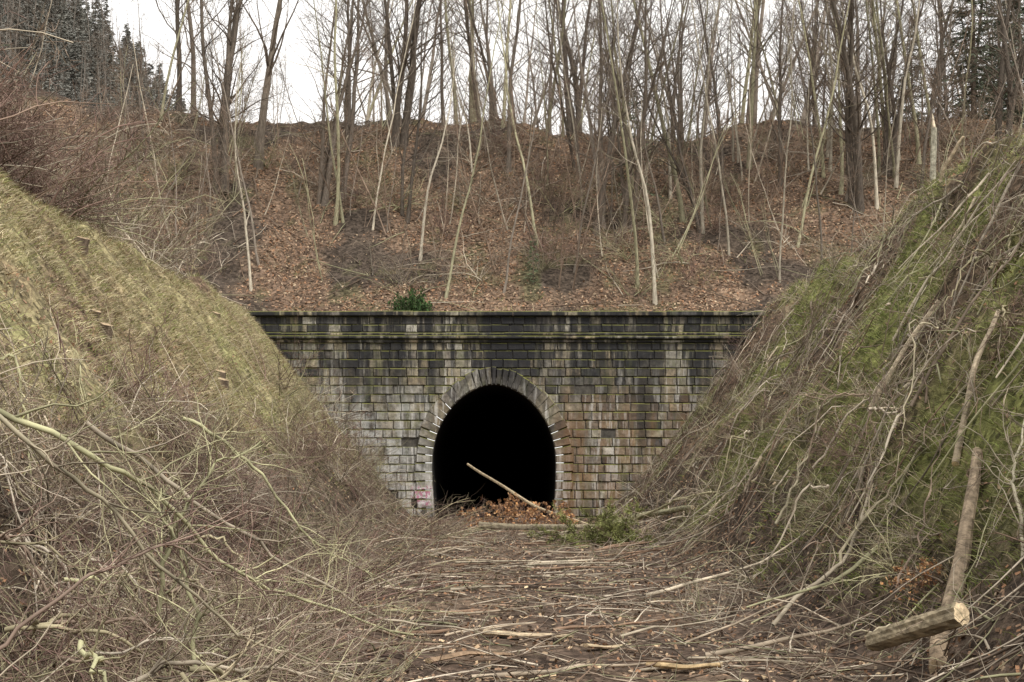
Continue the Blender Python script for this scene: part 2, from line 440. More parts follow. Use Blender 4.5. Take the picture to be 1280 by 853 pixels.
for k in range(8):
    c = [grey, dk, grey, olive, dk, dk, olive, dk][k]
    tallmb.append(make_tree(R.uniform(16, 21), R.uniform(.10, .19), 26, .16+.02*(k % 4), c, stems=[1, 1, 2, 1, 1, 3, 1, 2][k], wob=.045))
tall = [m.mesh('bare_tree', M_bark) for m in tallmb]
farmb = [make_tree(R.uniform(16, 20), .15, 22, .15, [dk, grey, (.16, .14, .12)][k], stems=1+k % 2, k2=4, k3=2, nt=8) for k in range(3)]
big = make_tree(20, .27, 30, .22, (.12, .10, .08), l1=.38, k2=6, k3=4).mesh('bare_tree_big', M_bark)
slim = [make_tree(R.uniform(11, 15), R.uniform(.06, .09), 22, .3, [pale, olive, grey, pale][k], lean=.09, l1=.16, k2=4, k3=2, wob=.05).mesh('slim_tree', M_bark) for k in range(4)]
sapl = [make_tree(R.uniform(5, 8), R.uniform(.025, .042), 16, .15, [(.32, .28, .22), olive, grey, (.19, .14, .105)][k], lean=.12, l1=.2, k2=4, k3=2, wob=.07, stems=1+(k % 2), tw=(.17, .125, .095), nt=9) for k in range(4)]

def make_shrub(stems, L, r0, colr, tw, spread=.7, droop=-.06, k1=7, k2=4, leaves=0, leafcol=None, lr=1.0, wob=.17):
    mb = MB()
    p = np.zeros((stems, 3)); p[:, :2] = R.randn(stems, 2)*.18; p[:, 2] = -.1
    d = np.zeros((stems, 3)); d[:, 2] = 1; d[:, :2] = R.randn(stems, 2)*spread
    l = L*R.uniform(.6, 1.15, stems)
    P = grow(p, d, l, 9, wob, droop); Ra = taper(r0*R.uniform(.6, 1.2, stems), np.full(stems, .0045), 10)
    tubes(mb, P, Ra, cvar(colr, stems, .3), 5)
    pos, dr, rr, t = spawn(P, Ra, k1, .15, .98, 25, 75); N = len(pos)
    l1 = np.repeat(l, k1)*.42*(1.2-t)*R.uniform(.6, 1.3, N)
    P1 = grow(pos, dr, l1, 5, .2, .02); R1 = taper(np.maximum(rr*.6, .005), np.full(N, .0032), 6)
    tubes(mb, P1, R1, cvar(np.array(colr)*.5+np.array(tw)*.5, N, .3), 3)
    pos, dr, rr, t = spawn(P1, R1, k2, .15, 1., 25, 75); N = len(pos)
    P2 = grow(pos, dr, np.repeat(l1, k2)*.45*R.uniform(.5, 1.3, N)+.04, 3, .2, .02)
    tubes(mb, P2, taper(np.full(N, .0036), np.full(N, .0022), 4), cvar(tw, N, .3), 3)
    if leaves:
        i = R.randint(0, N, leaves); q = P2[i, R.randint(1, 4, leaves)]+R.randn(leaves, 3)*.02
        A = norm(R.randn(leaves, 3)); B = norm(np.cross(A, R.randn(leaves, 3)))
        s = R.uniform(.02, .04, (leaves, 1))*lr
        quads(mb, q, A*s*.6, B*s, randcols(leaves, leafcol, .2))
    return mb
tw1 = (.23, .175, .135); tw2 = (.19, .125, .105); tw3 = (.29, .255, .165)
SHS = [(13, 2.5, .016, (.30, .26, .20), tw1, .75, -.06), (14, 2.2, .012, (.18, .13, .10), tw2, .6, -.03), (11, 2.8, .020, (.36, .34, .21), tw3, .9, -.1),
       (15, 1.8, .010, (.20, .135, .11), tw2, .7, -.02), (12, 2.4, .015, (.44, .39, .31), tw1, 1.1, -.12)]
shr = [make_shrub(*a, k1=7, k2=3) for a in SHS]
ORG = [(.40, .21, .09), (.34, .18, .09), (.44, .28, .15), (.27, .15, .08)]
leafy = make_shrub(16, 1.5, .01, (.24, .17, .12), tw2, 1.0, -.04, leaves=480, leafcol=ORG, lr=1.5).mesh('beech_shrub', M_twig)

def make_spruce(L, dens=1.0, colr=(.05, .07, .04), w=.17, needle=26, nb=None):
    mb = MB()
    P = grow(np.array([[0, 0, -.3]]), np.array([[0, 0, 1.]]), L, 8, .01, 0)
    tubes(mb, P, taper([L*.011], [.01], 9), np.array([[.12, .095, .075]]), 6)
    nb = nb or int(L*20*dens)
    t = R.uniform(.03, .99, nb); az = R.uniform(0, 2*PI, nb)
    ln = L*w*(1-t)**.8*R.uniform(.5, 1.25, nb)+.12
    p = np.stack([0*t, 0*t, t*L], 1)
    d = np.stack([np.cos(az), np.sin(az), .25-.5*(1-t)], 1)
    B = grow(p, d, ln, 5, .07, -.01)
    tubes(mb, B, taper(np.full(nb, .02), np.full(nb, .005), 6), np.array([[.11, .085, .065]]), 3)
    m = int(needle*dens)
    i = np.repeat(np.arange(nb), m); s = R.uniform(.15, 1, len(i))
    f = s*5-.001; k = f.astype(int); f = (f-k)[:, None]
    q = B[i, k]*(1-f)+B[i, k+1]*f
    dirb = norm(B[i, -1]-B[i, 0])
    side = norm(np.cross(dirb, np.array([0, 0, 1.])))*R.choice([-1, 1], len(i))[:, None]
    dd = norm(side*.9+dirb*.8+R.randn(len(i), 3)*.3-np.array([0, 0, .25]))
    sz = (.10+.18*(ln[i]/(L*w+.1))*(1.1-s))[:, None]*(1 if L > 4 else .6)
    wv = norm(np.cross(dd, R.randn(len(i), 3)))*sz*.16
    if needle > 30: wv = wv*3; sz = sz*1.6
    quads(mb, q+dd*sz, wv, dd*sz, cvar(colr, len(i), .35))
    return mb
sprmb = [make_spruce(16, .9, (.085, .10, .07)), make_spruce(13, .8, (.08, .095, .07), .2)]
spr = [m.mesh('spruce_tree', M_needle) for m in sprmb]
spr_thin = make_spruce(6, .6, (.10, .13, .075), .22, 14).mesh('young_spruce_thin', M_needle)
farsmb = [make_spruce(13, .3, (.20, .20, .18), .2, 45, nb=130), make_spruce(11, .3, (.21, .205, .185), .22, 45, nb=110)]  # far spruces coloured pale grey to carry the distance haze
bush = make_shrub(60, .8, .008, (.12, .1, .07), (.1, .1, .06), 1.1, .0, leaves=5200, leafcol=[(.045, .085, .03), (.06, .11, .035), (.035, .06, .025)], lr=1.0).mesh('evergreen_bush', M_needle)

def put(name, me, x, y, s=1, rz=None, tilt=(0, 0), dz=0, parent=None):
    z = float(H(x, y))+dz
    return obj(name, me, (x, y, z), (tilt[0], tilt[1], R.uniform(0, 6.28) if rz is None else rz), s, parent)

put('bare_tree', big, -12.3, 69, 1.0)
put('bare_tree', tall[1], -17.6, 75, 1.15); put('bare_tree', tall[4], -16.9, 75.6, 1.1)
put('bare_tree', tall[2], -8.3, 72, 1.0); put('bare_tree', tall[5], -5.6, 71, 1); put('bare_tree', tall[1], -14.9, 72, .7, tilt=(0, -.15))
for x, y, k, s, tl in [(5.9, 58.6, 0, 1.15, (0, 0.0)), (9.5, 62, 3, 1.2, (-.0, -.10)), (17.8, 66, 0, 1.2, (0, 0)), (5.3, 60, 1, 1.1, (0, -.02)), (3.3, 66.5, 3, 1.1, (0, .03)),
                       (2.6, 61, 2, 1, (0, -.06)), (-2.8, 59, 1, .9, (0, .0)), (-.4, 59.5, 2, 1, (0, -.09)), (-4, 62, 0, .9, (0, -.12)), (8.6, 64, 0, 1.15, (0, -.02)),
                       (12.6, 63, 1, 1, (0, .06)), (13.4, 61.5, 2, 1, (0, -.03)), (-10.8, 61, 2, 1, (0, -.05)), (-10.9, 59.5, 0, .8, (0, .03)), (11.3, 60, 3, 1, (0, -.04)),
                       (6.8, 63, 2, 1.1, (0, .05)), (1.2, 63, 1, 1, (0, .04)), (-6.3, 64, 3, 1, (0, -.02)), (15.5, 70, 0, 1.2, (0, .03))]:
    put('slender_tree', slim[k], x, y, s, tilt=tl)
cnt = 0
for i in range(700):
    x = R.uniform(-22, 27); y = R.uniform(64, 80)
    if x < -9.5 and R.rand() < .90: continue
    cnt += 1
    if cnt > 92: break
    me = tall[R.randint(8)] if R.rand() < .62 else slim[R.randint(4)]
    put('bare_tree', me, x, y, R.uniform(.6, 1.1), tilt=(R.randn()*.05, R.randn()*.07))
mb = MB()
for i in range(150):
    x = R.uniform(-20, 22); y = R.uniform(58.5, 74)
    if abs(x) < 12 and y < 59.5 and R.rand() < .5: continue
    mb.stamp(sapl[R.randint(4)], x, y, R.uniform(.5, 1.3), tilt=(R.randn()*.1, R.randn()*.11), jit=.35)
for i in range(16):
    y = R.uniform(26, 50); mb.stamp(sapl[R.randint(4)], R.uniform(-17, -11), y, R.uniform(.5, .85), tilt=(R.randn()*.1, R.randn()*.1))
obj('sapling_thicket', mb.mesh('sapling_thicket', M_barkfar))
mb = MB()
for i in range(115):
    x = R.uniform(-38, 62); y = R.uniform(81, 135)
    if x < -.11*y and R.rand() < .9: continue
    mb.stamp(farmb[R.randint(3)], x, y, R.uniform(.8, 1.15), tilt=(R.randn()*.03, R.randn()*.05))
for i in range(30):
    x = R.uniform(18, 60); y = R.uniform(80, 120)
    if x < .24*y+3: continue
    mb.stamp(sprmb[R.randint(2)], x, y, R.uniform(.8, 1.2))
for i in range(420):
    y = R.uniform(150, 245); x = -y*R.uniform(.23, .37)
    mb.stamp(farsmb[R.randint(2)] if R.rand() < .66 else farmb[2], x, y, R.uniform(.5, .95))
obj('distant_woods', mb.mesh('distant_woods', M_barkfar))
for x, y, s, k in [(24, 74, .9, 0), (27.5, 77, 1.0, 1), (-25.6, 64, .9, 1), (-28, 70, 1.1, 0)]:
    put('spruce_tree', spr[k], x, y, s)
put('evergreen_bush', bush, -3.95, 57.6, (1.2, 1, 1.5))
put('young_spruce', spr_thin, .9, 60, .35)
put('young_spruce', spr_thin, 6.0, 68, .9)

mb = MB()
for i in range(52):
    y = R.uniform(24, 55); mb.stamp(shr[R.randint(5)], -10.8-R.rand()**1.3*7, y, R.uniform(1.0, 2.0), jit=.3)
for i in range(20):
    mb.stamp(shr[[0, 1, 3][R.randint(3)]], R.uniform(-13.5, -10.9), R.uniform(26, 36), R.uniform(1.5, 2.3))
obj('bare_thicket', mb.mesh('bare_thicket', M_shrub))
mb = MB()
for i in range(60):
    mb.stamp(shr[R.randint(5)], R.uniform(-22, 22), R.uniform(58.5, 75), R.uniform(.7, 1.5))
obj('undergrowth', mb.mesh('undergrowth', M_shrub))
mb = MB()
for i in range(26):
    y = R.uniform(38, 54); mb.stamp(shr[R.randint(5)], -R.uniform(4.3, 7.4), y, R.uniform(.6, 1.1))
for i in range(88):
    y = 7.5+R.rand()**1.3*22
    xo = R.uniform(2.1+.02*y, 6.2) if y < 20 else R.uniform(3.0, 6.6)
    mb.stamp(shr[R.randint(5)], -xo, y, R.uniform(.5, .95)*(1 if y > 11 else .8), tilt=(R.randn()*.25, R.randn()*.35), jit=.45)
obj('bare_shrubs', mb.mesh('bare_shrubs', M_shrub))
mb = MB()
for i in range(72):
    y = 12+R.rand()**1.2*38; mb.stamp(shr[R.randint(5)], R.uniform(4.2, 10.4), y, R.uniform(.3, .6), tilt=(R.randn()*.7, R.uniform(-1.3, .3)), jit=.45)
for i in range(12):
    y = 18+R.rand()*30; mb.stamp(shr[R.randint(5)], R.uniform(-2.5, 3.5), y, R.uniform(.3, .45), tilt=(R.choice([-1, 1])*R.uniform(1.0, 1.5), R.uniform(-1, 1)), jit=.4)
obj('brush_clumps', mb.mesh('brush_clumps', M_shrub))
for x, y, s in [(-.8, 47, .9), (.2, 48.5, 1.1), (1.0, 46, .9), (1.6, 44.5, .8)]:
    put('beech_shrub', leafy, x, y, s)
put('beech_shrub', leafy, -2.95, 8.6, .42); put('beech_shrub', leafy, 4.5, 15.4, .35)

# ------------------------------------------------------------------ sticks lying on the ground
def lying(mb, x, y, az, L, r, lift, n, cols, sides=3, wob=.12, kids=0, arch=.0, kcol=None, kz=.6, ylim=(-99, 54.6)):
    N = len(x)
    th = az[:, None]+np.cumsum(R.randn(N, n)*wob, 1)
    st = (L/(n-1))[:, None]
    px = x[:, None]+np.cumsum(np.cos(th)*st, 1); py = y[:, None]+np.cumsum(np.sin(th)*st, 1)
    ok = (py.min(1) > ylim[0]) & (py.max(1) < ylim[1])      # nothing may bridge the step behind the portal wall
    px = px[ok]; py = py[ok]; L = L[ok]; r = r[ok]; lift = lift[ok]; cols = cols[ok]; N = len(px)
    s = np.linspace(0, 1, n)[None]
    gz = H(px, py)
    chord = gz[:, :1]*(1-s)+gz[:, -1:]*s
    pz = np.maximum(gz, .4*gz+.6*chord)+lift[:, None]*(s+.15)+arch*L[:, None]*np.sin(s*PI)*R.rand(N, 1)+r[:, None]*.5
    P = np.stack([px, py, pz], -1); Ra = taper(r, r*.35, n)
    tubes(mb, P, Ra, cols, sides)
    if kids:
        pos, d, rr, t = spawn(P, Ra, kids, .15, 1, 25, 70); M = len(pos); d[:, 2] = np.abs(d[:, 2])*kz
        LL = np.repeat(L, kids)*.38*R.uniform(.4, 1.2, M)
        P1 = grow(pos, d, LL, 4, .22, -.03)
        k = (P1[:, :, 1].min(1) > ylim[0]) & (P1[:, :, 1].max(1) < ylim[1]); P1 = P1[k]; rr = rr[k]; M = len(P1)
        P1[:, :, 2] = np.maximum(P1[:, :, 2], H(P1[:, :, 0], P1[:, :, 1])+.01)
        tubes(mb, P1, taper(np.maximum(rr*.5, .003), np.full(M, .002), 5), randcols(M, kcol, .25), 3)
SP = [(.32, .275, .215), (.19, .15, .115), (.42, .365, .29), (.12, .09, .068), (.27, .26, .16), (.18, .125, .09)]
mb = MB(); N = 1250
x = R.uniform(3.9, 11.2, N); y = 9+R.rand(N)**1.15*46
dens = fbm(x, y, .5, 2)+.3*R.randn(N) > -.25; x = x[dens]; y = y[dens]; N = len(x)
az = np.where(R.rand(N) < .3, R.normal(-2.2, .8, N), R.uniform(0, 6.28, N))
lying(mb, x, y, az, R.uniform(.4, 1.7, N), R.uniform(.005, .017, N), R.uniform(0, .6, N), 7, randcols(N, SP, .3), 4, .25, 5, .1, SP, 1.2)
N = 110; x = R.uniform(4.2, 10.5, N); y = 11+R.rand(N)*42
lying(mb, x, y, R.normal(-2.0, 1.0, N), R.uniform(1.0, 2.6, N), R.uniform(.018, .036, N), R.uniform(.05, .6, N), 8, randcols(N, SP[:3]+[SP[4]], .2), 6, .18, 6, .06, SP, 1.2)
obj('cut_branches', mb.mesh('cut_branches', M_twig))
mb = MB(); N = 1000
x = R.uniform(-3.4, 4.4, N); y = 11+R.rand(N)**1.3*40
az = np.where(R.rand(N) < .25, R.normal(0, .5, N)+PI*(R.rand(N) < .5), R.uniform(0, 6.28, N))
x = x-np.cos(az)*.5
lying(mb, x, y, az, R.uniform(.25, 1.4, N), R.uniform(.005, .018, N), R.uniform(0, .2, N), 6, randcols(N, SP, .3), 4, .2, 3, .03, SP)
N = 56; x = R.uniform(-3.0, 2.2, N); y = 14+R.rand(N)**1.3*30
lying(mb, x, y, R.normal(0, .45, N), R.uniform(.9, 2.8, N), R.uniform(.015, .042, N), R.uniform(.02, .14, N), 8, randcols(N, [(.34, .28, .21), (.24, .16, .11), (.44, .38, .29)], .15), 6, .11, 4, .01, SP)
obj('fallen_sticks', mb.mesh('fallen_sticks', M_twig))
mb = MB(); N = 900
x = -R.uniform(2.0, 7.2, N); y = 7.5+R.rand(N)**1.2*44
az = np.where(R.rand(N) < .3, R.normal(-.6, .6, N), R.uniform(0, 6.28, N))
lying(mb, x, y, az, R.uniform(.6, 2.1, N), R.uniform(.005, .015, N), R.uniform(.05, .8, N), 7, randcols(N, [tw1, tw2, tw3, (.42, .36, .28)], .35), 4, .25, 6, .1, [tw1, tw2, tw3], 1.2)
obj('cut_branches', mb.mesh('brush_left', M_shrub))
mb = MB(); N = 400
x = R.uniform(-22, 22, N); y = R.uniform(57.5, 76, N)
lying(mb, x, y, R.uniform(0, 6.28, N), R.uniform(.8, 3.5, N), R.uniform(.012, .035, N), R.uniform(0, .4, N), 6, randcols(N, SP, .25), 4, .12, 3, .03, SP, ylim=(56.4, 99))
obj('fallen_sticks', mb.mesh('hill_sticks', M_shrub))

# ------------------------------------------------------------------ leaf litter
def leaves(mb, x, y, s, pal, w=None):
    N = len(x); e = .15
    nz = np.stack([-(H(x+e, y)-H(x-e, y))/(2*e), -(H(x, y+e)-H(x, y-e))/(2*e), np.ones(N)], 1)
    nz = norm(norm(nz)+R.randn(N, 3)*.45)
    A = norm(np.cross(nz, R.randn(N, 3))); B = np.cross(nz, A)
    p = np.stack([x, y, H(x, y)+R.uniform(.01, .05, N)], 1)
    quads(mb, p, A*s[:, None]*.55, B*s[:, None], randcols(N, pal, .22, w))
LP = [(.22, .142, .092), (.30, .195, .127), (.37, .28, .19), (.115, .082, .06), (.25, .14, .081)]
mb = MB()
N = 95000; x = R.uniform(-24, 25, N); y = 57.2+R.rand(N)*19; m = fbm(x, y, .35, 4)+R.randn(N)*.15 < .08; x = x[m]; y = y[m]
leaves(mb, x, y, R.uniform(.03, .07, len(x)), LP)
N = 26000; x = R.uniform(3.6, 11, N); y = 9+R.rand(N)**1.3*45
m = fbm(x, y, .35, 3)+R.randn(N)*.25 < .0; x = x[m]; y = y[m]
leaves(mb, x, y, R.uniform(.018, .038, len(x)), LP)
N = 14000; x = -R.uniform(2.4, 8, N); y = 8+R.rand(N)**1.3*45
leaves(mb, x, y, R.uniform(.018, .038, N), LP)
N = 15000; x = R.uniform(-4, 4.3, N); y = 10+R.rand(N)**1.2*44
leaves(mb, x, y, R.uniform(.014, .036, N), LP)
obj('leaf_litter', mb.mesh('leaf_litter', M_leaf, False))
mb = MB(); N = 2000
x = R.uniform(-2.6, 3.8, N); y = 12+R.rand(N)**1.6*26
leaves(mb, x, y, R.uniform(.012, .038, N), [(.5, .38, .24), (.42, .3, .19), (.3, .2, .13)])
obj('wood_chips', mb.mesh('wood_chips', M_leaf, False))

# ------------------------------------------------------------------ grass
def grass(mb, cx, cy, per, lo, hi, pal, w, spread=.13, wd=.006):
    N = len(cx)*per
    x = np.repeat(cx, per)+R.randn(N)*spread; y = np.repeat(cy, per)+R.randn(N)*spread
    z = H(x, y)-.01
    e = .2; gx_ = (H(x+e, y)-H(x-e, y))/(2*e)
    d = norm(np.stack([-gx_*.55+R.randn(N)*.5, R.randn(N)*.6-.1, np.full(N, .75)], 1))
    L = R.uniform(lo, hi, N)[:, None]
    sd = norm(np.cross(d, R.randn(N, 3)))*wd
    p0 = np.stack([x, y, z], 1); p1 = p0+d*L*.6; d2 = norm(d+np.stack([-gx_*.6, -.1+0*x, -.45+0*x], 1)); p2 = p1+d2*L*.5
    V = np.stack([p0-sd, p0+sd, p1+sd*.7, p1-sd*.7, p2+sd*.2, p2-sd*.2], 1).reshape(-1, 3)
    b = np.arange(N)[:, None]*6
    F = np.concatenate([b+np.array([0, 1, 2, 3]), b+np.array([3, 2, 4, 5])])
    cc = np.repeat(randcols(len(cx), pal, .22, w), per, axis=0)*(1+.15*R.randn(N, 1).clip(-2, 2))
    mb.add(V, F, np.repeat(cc, 6, axis=0))
GP = [(.48, .42, .28), (.40, .35, .21), (.25, .27, .105), (.29, .21, .13)]
mb = MB()
N = 16500; x = -R.uniform(4.6, 11.2, N); y = 12+R.rand(N)*42
hz = H(x, y); m = (hz > 1.2+R.rand(N)*2.2) & (fbm(x, y, .6, 3)+R.randn(N)*.2 > -.32); x = x[m]; y = y[m]
grass(mb, x, y, 8, .07, .22, GP, [.33, .30, .22, .15])
N = 8500; x = R.uniform(4.2, 11.2, N); y = 12+R.rand(N)*42; m = fbm(x, y, .35, 3)+R.randn(N)*.15 > -.05; x = x[m]; y = y[m]
grass(mb, x, y, 8, .08, .22, [(.17, .20, .06), (.24, .25, .10), (.38, .32, .2)], [.45, .3, .25])
N = 1400; x = R.uniform(-20, 20, N); y = R.uniform(56.6, 62, N); m = fbm(x, y, .5, 3) > .1; x = x[m]; y = y[m]
grass(mb, x, y, 8, .1, .35, GP, [.3, .3, .1, .3])
obj('dry_grass', mb.mesh('dry_grass', M_grass, False))

# ------------------------------------------------------------------ logs, stumps, branches
def log_mesh(p0, p1, r0, r1, bark, cap, n=10, seg=14, bend=.03, flat=1.0, flare=0):
    p0 = np.array(p0, float); p1 = np.array(p1, float); ax = norm((p1-p0)[None])[0]
    ref = np.array([0, 0, 1.]) if abs(ax[2]) < .8 else np.array([1., 0, 0])
    U = norm(np.cross(ax, ref)[None])[0]; W = np.cross(ax, U); L = np.linalg.norm(p1-p0)
    ang = np.arange(seg)*2*PI/seg; lump = 1+.06*R.randn(seg)
    bx = R.randn()*bend*L; bw = R.randn()*bend*L; ph = R.uniform(0, 6)
    V = []; C = []
    def ring(c, r, col, lj=.03):
        rr = r*lump*(1+lj*R.randn(seg))
        for a, q in zip(ang, rr):
            V.append(c+U*math.cos(a)*q+W*math.sin(a)*q*flat); C.append(np.array(col)*(1+.15*R.randn()))
    for q in (0.02, .3, .55, .8, .93): ring(p0, r0*q, np.array(cap)*(1 if q > .1 else .6)*R.uniform(.85, 1.1), .0)
    for i in range(n+1):
        t = i/n; c = p0*(1-t)+p1*t+(U*bx+W*bw)*(math.sin(PI*t)+.25*math.sin(3*PI*t+ph)*math.sin(PI*t))
        r = r0*(1-t)+r1*t
        if flare: r = r*(1+flare*(1-t)**3)
        ring(c, r, bark)
    for q in (.93, .8, .55, .3, .02): ring(p1, r1*q, np.array(cap)*(1 if q > .1 else .6)*R.uniform(.85, 1.1), .0)
    nr = n+1+10; F = [(i*seg+j, i*seg+(j+1) % seg, (i+1)*seg+(j+1) % seg, (i+1)*seg+j) for i in range(nr-1) for j in range(seg)]
    mb = MB(); mb.add(V, F, np.array(C)); return mb
capc = (.66, .52, .34)
def glog(name, x0, y0, h0, x1, y1, h1, r0, r1, c, n=12, seg=12, bend=.03, flat=1.0):
    obj(name, log_mesh((x0, y0, float(H(x0, y0))+h0), (x1, y1, float(H(x1, y1))+h1), r0, r1, c, capc, n, seg, bend, flat).mesh(name, M_log, False))
obj('cut_log', log_mesh((3.42, 13.5, .50), (4.00, 12.65, .86), .095, .108, (.30, .25, .17), capc, 22, 20, .004).mesh('cut_log', M_log, False))
glog('fallen_trunk', 4.2, 13.8, .02, 5.4, 16.5, .12, .095, .055, (.30, .235, .165), 22, 10, .012)
glog('fallen_trunk', 3.93, 13.1, .0, 4.22, 13.9, .03, .10, .09, (.34, .26, .18), 8, 10, .02)
glog('fallen_trunk', 5.3, 17.0, .15, 6.5, 19.0, .2, .045, .03, (.34, .28, .2))
glog('peeled_pole', 6.1, 24.2, .2, 7.2, 24.0, .35, .045, .035, (.56, .47, .34), 8, 8)
glog('peeled_pole', 9.6, 32, .25, 10.0, 31.5, .7, .05, .035, (.46, .37, .26), 8, 8)
glog('fallen_trunk', -1.0, 43.5, .25, 3.0, 42.3, .35, .10, .07, (.28, .24, .17), 14, bend=.02)
glog('fallen_trunk', 2.6, 41.0, .35, 4.5, 35.4, .25, .11, .06, (.36, .34, .22), 16, bend=.03)
obj('fallen_pole', log_mesh((-1.6, 51.5, 2.15), (2.75, 44.5, .10), .045, .065, (.48, .39, .26), capc, 16, 8, bend=.012).mesh('fallen_pole', M_log, False))
for (x0, y0, x1, y1, r, c) in [(-.35, 17.8, .75, 17.5, .09, (.50, .40, .27)), (1.45, 15.2, 2.2, 14.9, .08, (.50, .37, .21)), (.85, 16.4, 1.4, 16.8, .06, (.5, .4, .26)), (-.9, 15.3, 0, 15.9, .07, (.33, .23, .15)), (-1.5, 25.6, .9, 24.6, .05, (.35, .22, .15)), (-.2, 21.5, 1.6, 21.9, .045, (.30, .21, .15)), (-1.2, 30, .6, 30.5, .05, (.42, .36, .27))]:
    glog('split_log', x0, y0, .07, x1, y1, .07, r, r*.7, c, 9, 9, .03, .4)
for i in range(34):
    x = R.uniform(4.2, 10); y = R.uniform(17, 46); a = R.uniform(-3.6, -1.3); L = R.uniform(.3, 1.0)
    glog('peeled_pole', x, y, .14, x+math.cos(a)*L, y+math.sin(a)*L, .16, R.uniform(.015, .038), .02, [(.48, .40, .29), (.36, .3, .22), (.42, .35, .27)][i % 3], 6, 7)
for x, y, s in [(-9.55, 31.5, 1.1), (-7.9, 27.5, 1), (-8.3, 28.2, .8), (-7.5, 36.5, 1.2), (-7.85, 38, 1.1), (-9.0, 43, .9)]:
    z = float(H(x, y)); r = .14*s
    obj('tree_stump', log_mesh((x-.05, y, z-.2), (x+.08, y-.08, z+.24*s), r*1.2, r, (.15, .115, .085), (.45, .34, .22), 6, 12, flare=.35).mesh('tree_stump', M_log, False))
zs = float(H(13.3, 45))
sn = log_mesh((13.3, 45, zs-.3), (13.35, 45, 12.8), .11, .085, (.34, .32, .25), (.6, .5, .35), 14, 10, bend=.005)
tip = log_mesh((13.35, 45, 12.78), (13.30, 45, 13.25), .06, .015, (.66, .56, .42), (.6, .5, .35), 3, 7, bend=.0); a_ = tip.arr(); sn.add(*a_)
obj('broken_snag', sn.mesh('broken_snag', M_log, False))
glog('tree_stump', 9.1, 47, -.1, 9.05, 47, .75, .12, .10, (.4, .32, .22), 5, 9, 0)
def limb(name, pts, r0, r1, col, tw, kids=14, L=.9, k2=4, wb=.02):
    pts = np.array(pts, float); t = np.linspace(0, len(pts)-1.001, 26); i = t.astype(int); f = (t-i)[:, None]
    f2 = f*f*(3-2*f)*.3+f*.7
    P = (pts[i]*(1-f2)+pts[i+1]*f2)
    P[1:-1] = (P[:-2]+P[1:-1]*2+P[2:])/4
    P = (P+np.cumsum(R.randn(*P.shape)*wb, 0))[None]
    P[:, :, 2] = np.maximum(P[:, :, 2], H(P[:, :, 0], P[:, :, 1])+.02)
    Ra = taper([r0], [r1], 26); mb = MB(); tubes(mb, P, Ra, np.array([col]), 8)
    pos, d, rr, tt = spawn(P, Ra, kids, .1, 1, 25, 60); N = len(pos); d[:, 2] = d[:, 2]*.7+.15
    l = L*R.uniform(.4, 1.2, N)
    P1 = grow(pos, d, l, 6, .2, .02); R1 = taper(np.maximum(rr*.5, .0045), np.full(N, .003), 7)
    tubes(mb, P1, R1, cvar(np.array(col)*.7+np.array(tw)*.3, N), 4)
    pos, d, rr, tt = spawn(P1, R1, k2, .15, 1, 25, 60); N = len(pos)
    P2 = grow(pos, d, np.repeat(l, k2)*.45*R.uniform(.5, 1.3, N), 4, .2, .02)
    tubes(mb, P2, taper(np.full(N, .0035), np.full(N, .002), 5), cvar(tw, N), 3)
    obj(name, mb.mesh(name, M_twig))
gc = (.34, .33, .20)
limb('fallen_branch', [(-4.6, 10.6, 2.9), (-3.34, 11, 2.32), (-2.98, 11.5, 1.93), (-2.63, 12, 1.35), (-2.1, 12.6, .9), (-.95, 14, .35)], .026, .011, gc, tw3, 24)
limb('fallen_branch', [(-3.6, 9.6, 2.6), (-2.9, 10, 1.95), (-2.35, 10.4, 1.35), (-1.9, 10.8, .8), (-1.3, 11.2, .4)], .018, .007, (.27, .24, .17), tw1, 22)
limb('fallen_branch', [(-3.0, 12.2, .6), (-2.9, 12, 1.4), (-2.6, 12.2, 2.0), (-2.2, 12.5, 2.2)], .024, .006, gc, tw3, 20)
limb('fallen_branch', [(-2.5, 11.2, .3), (-2.45, 11.2, 1.2), (-2.65, 11.3, 2.0)], .022, .006, gc, tw3, 18)
limb('fallen_branch', [(-4.2, 14, 2.6), (-3.4, 14.6, 1.9), (-2.6, 15.4, 1.2), (-1.6, 16.4, .4), (-.6, 17.2, .12)], .028, .01, (.3, .26, .2), tw1, 24)
limb('fallen_branch', [(-4.4, 19, 2.8), (-3.6, 19.6, 2.2), (-2.8, 20, 1.0), (-1.6, 21, .3)], .028, .01, gc, tw3, 20)
limb('fallen_branch', [(-3.3, 8.6, .9), (-2.7, 8.9, 1.5), (-2.2, 9.2, 1.7), (-1.7, 9.6, 1.4)], .014, .005, (.27, .2, .16), tw2, 20, .7)
limb('fallen_branch', [(-2.9, 9.4, .5), (-2.3, 9.9, .9), (-1.6, 10.6, .7), (-.8, 11.6, .3)], .022, .008, (.36, .31, .24), tw1, 20, .7)
limb('fallen_branch', [(2.2, 40.4, .3), (3.2, 38.5, .55), (4.2, 36, 1.2), (4.9, 33.8, 1.45)], .05, .02, (.36, .33, .21), tw3, 14, 1.2)
limb('fallen_branch', [(4.9, 13.6, 1.3), (5.1, 14.5, 2.0), (5.4, 15.2, 2.3), (5.9, 16.2, 2.9)], .02, .01, (.33, .3, .22), tw1, 20, .9)
limb('fallen_branch', [(3.2, 17.5, .2), (4.4, 18.5, .9), (5.6, 20.5, 2.4), (6.6, 22.5, 3.6)], .03, .012, (.29, .25, .19), tw1, 22, 1.2)
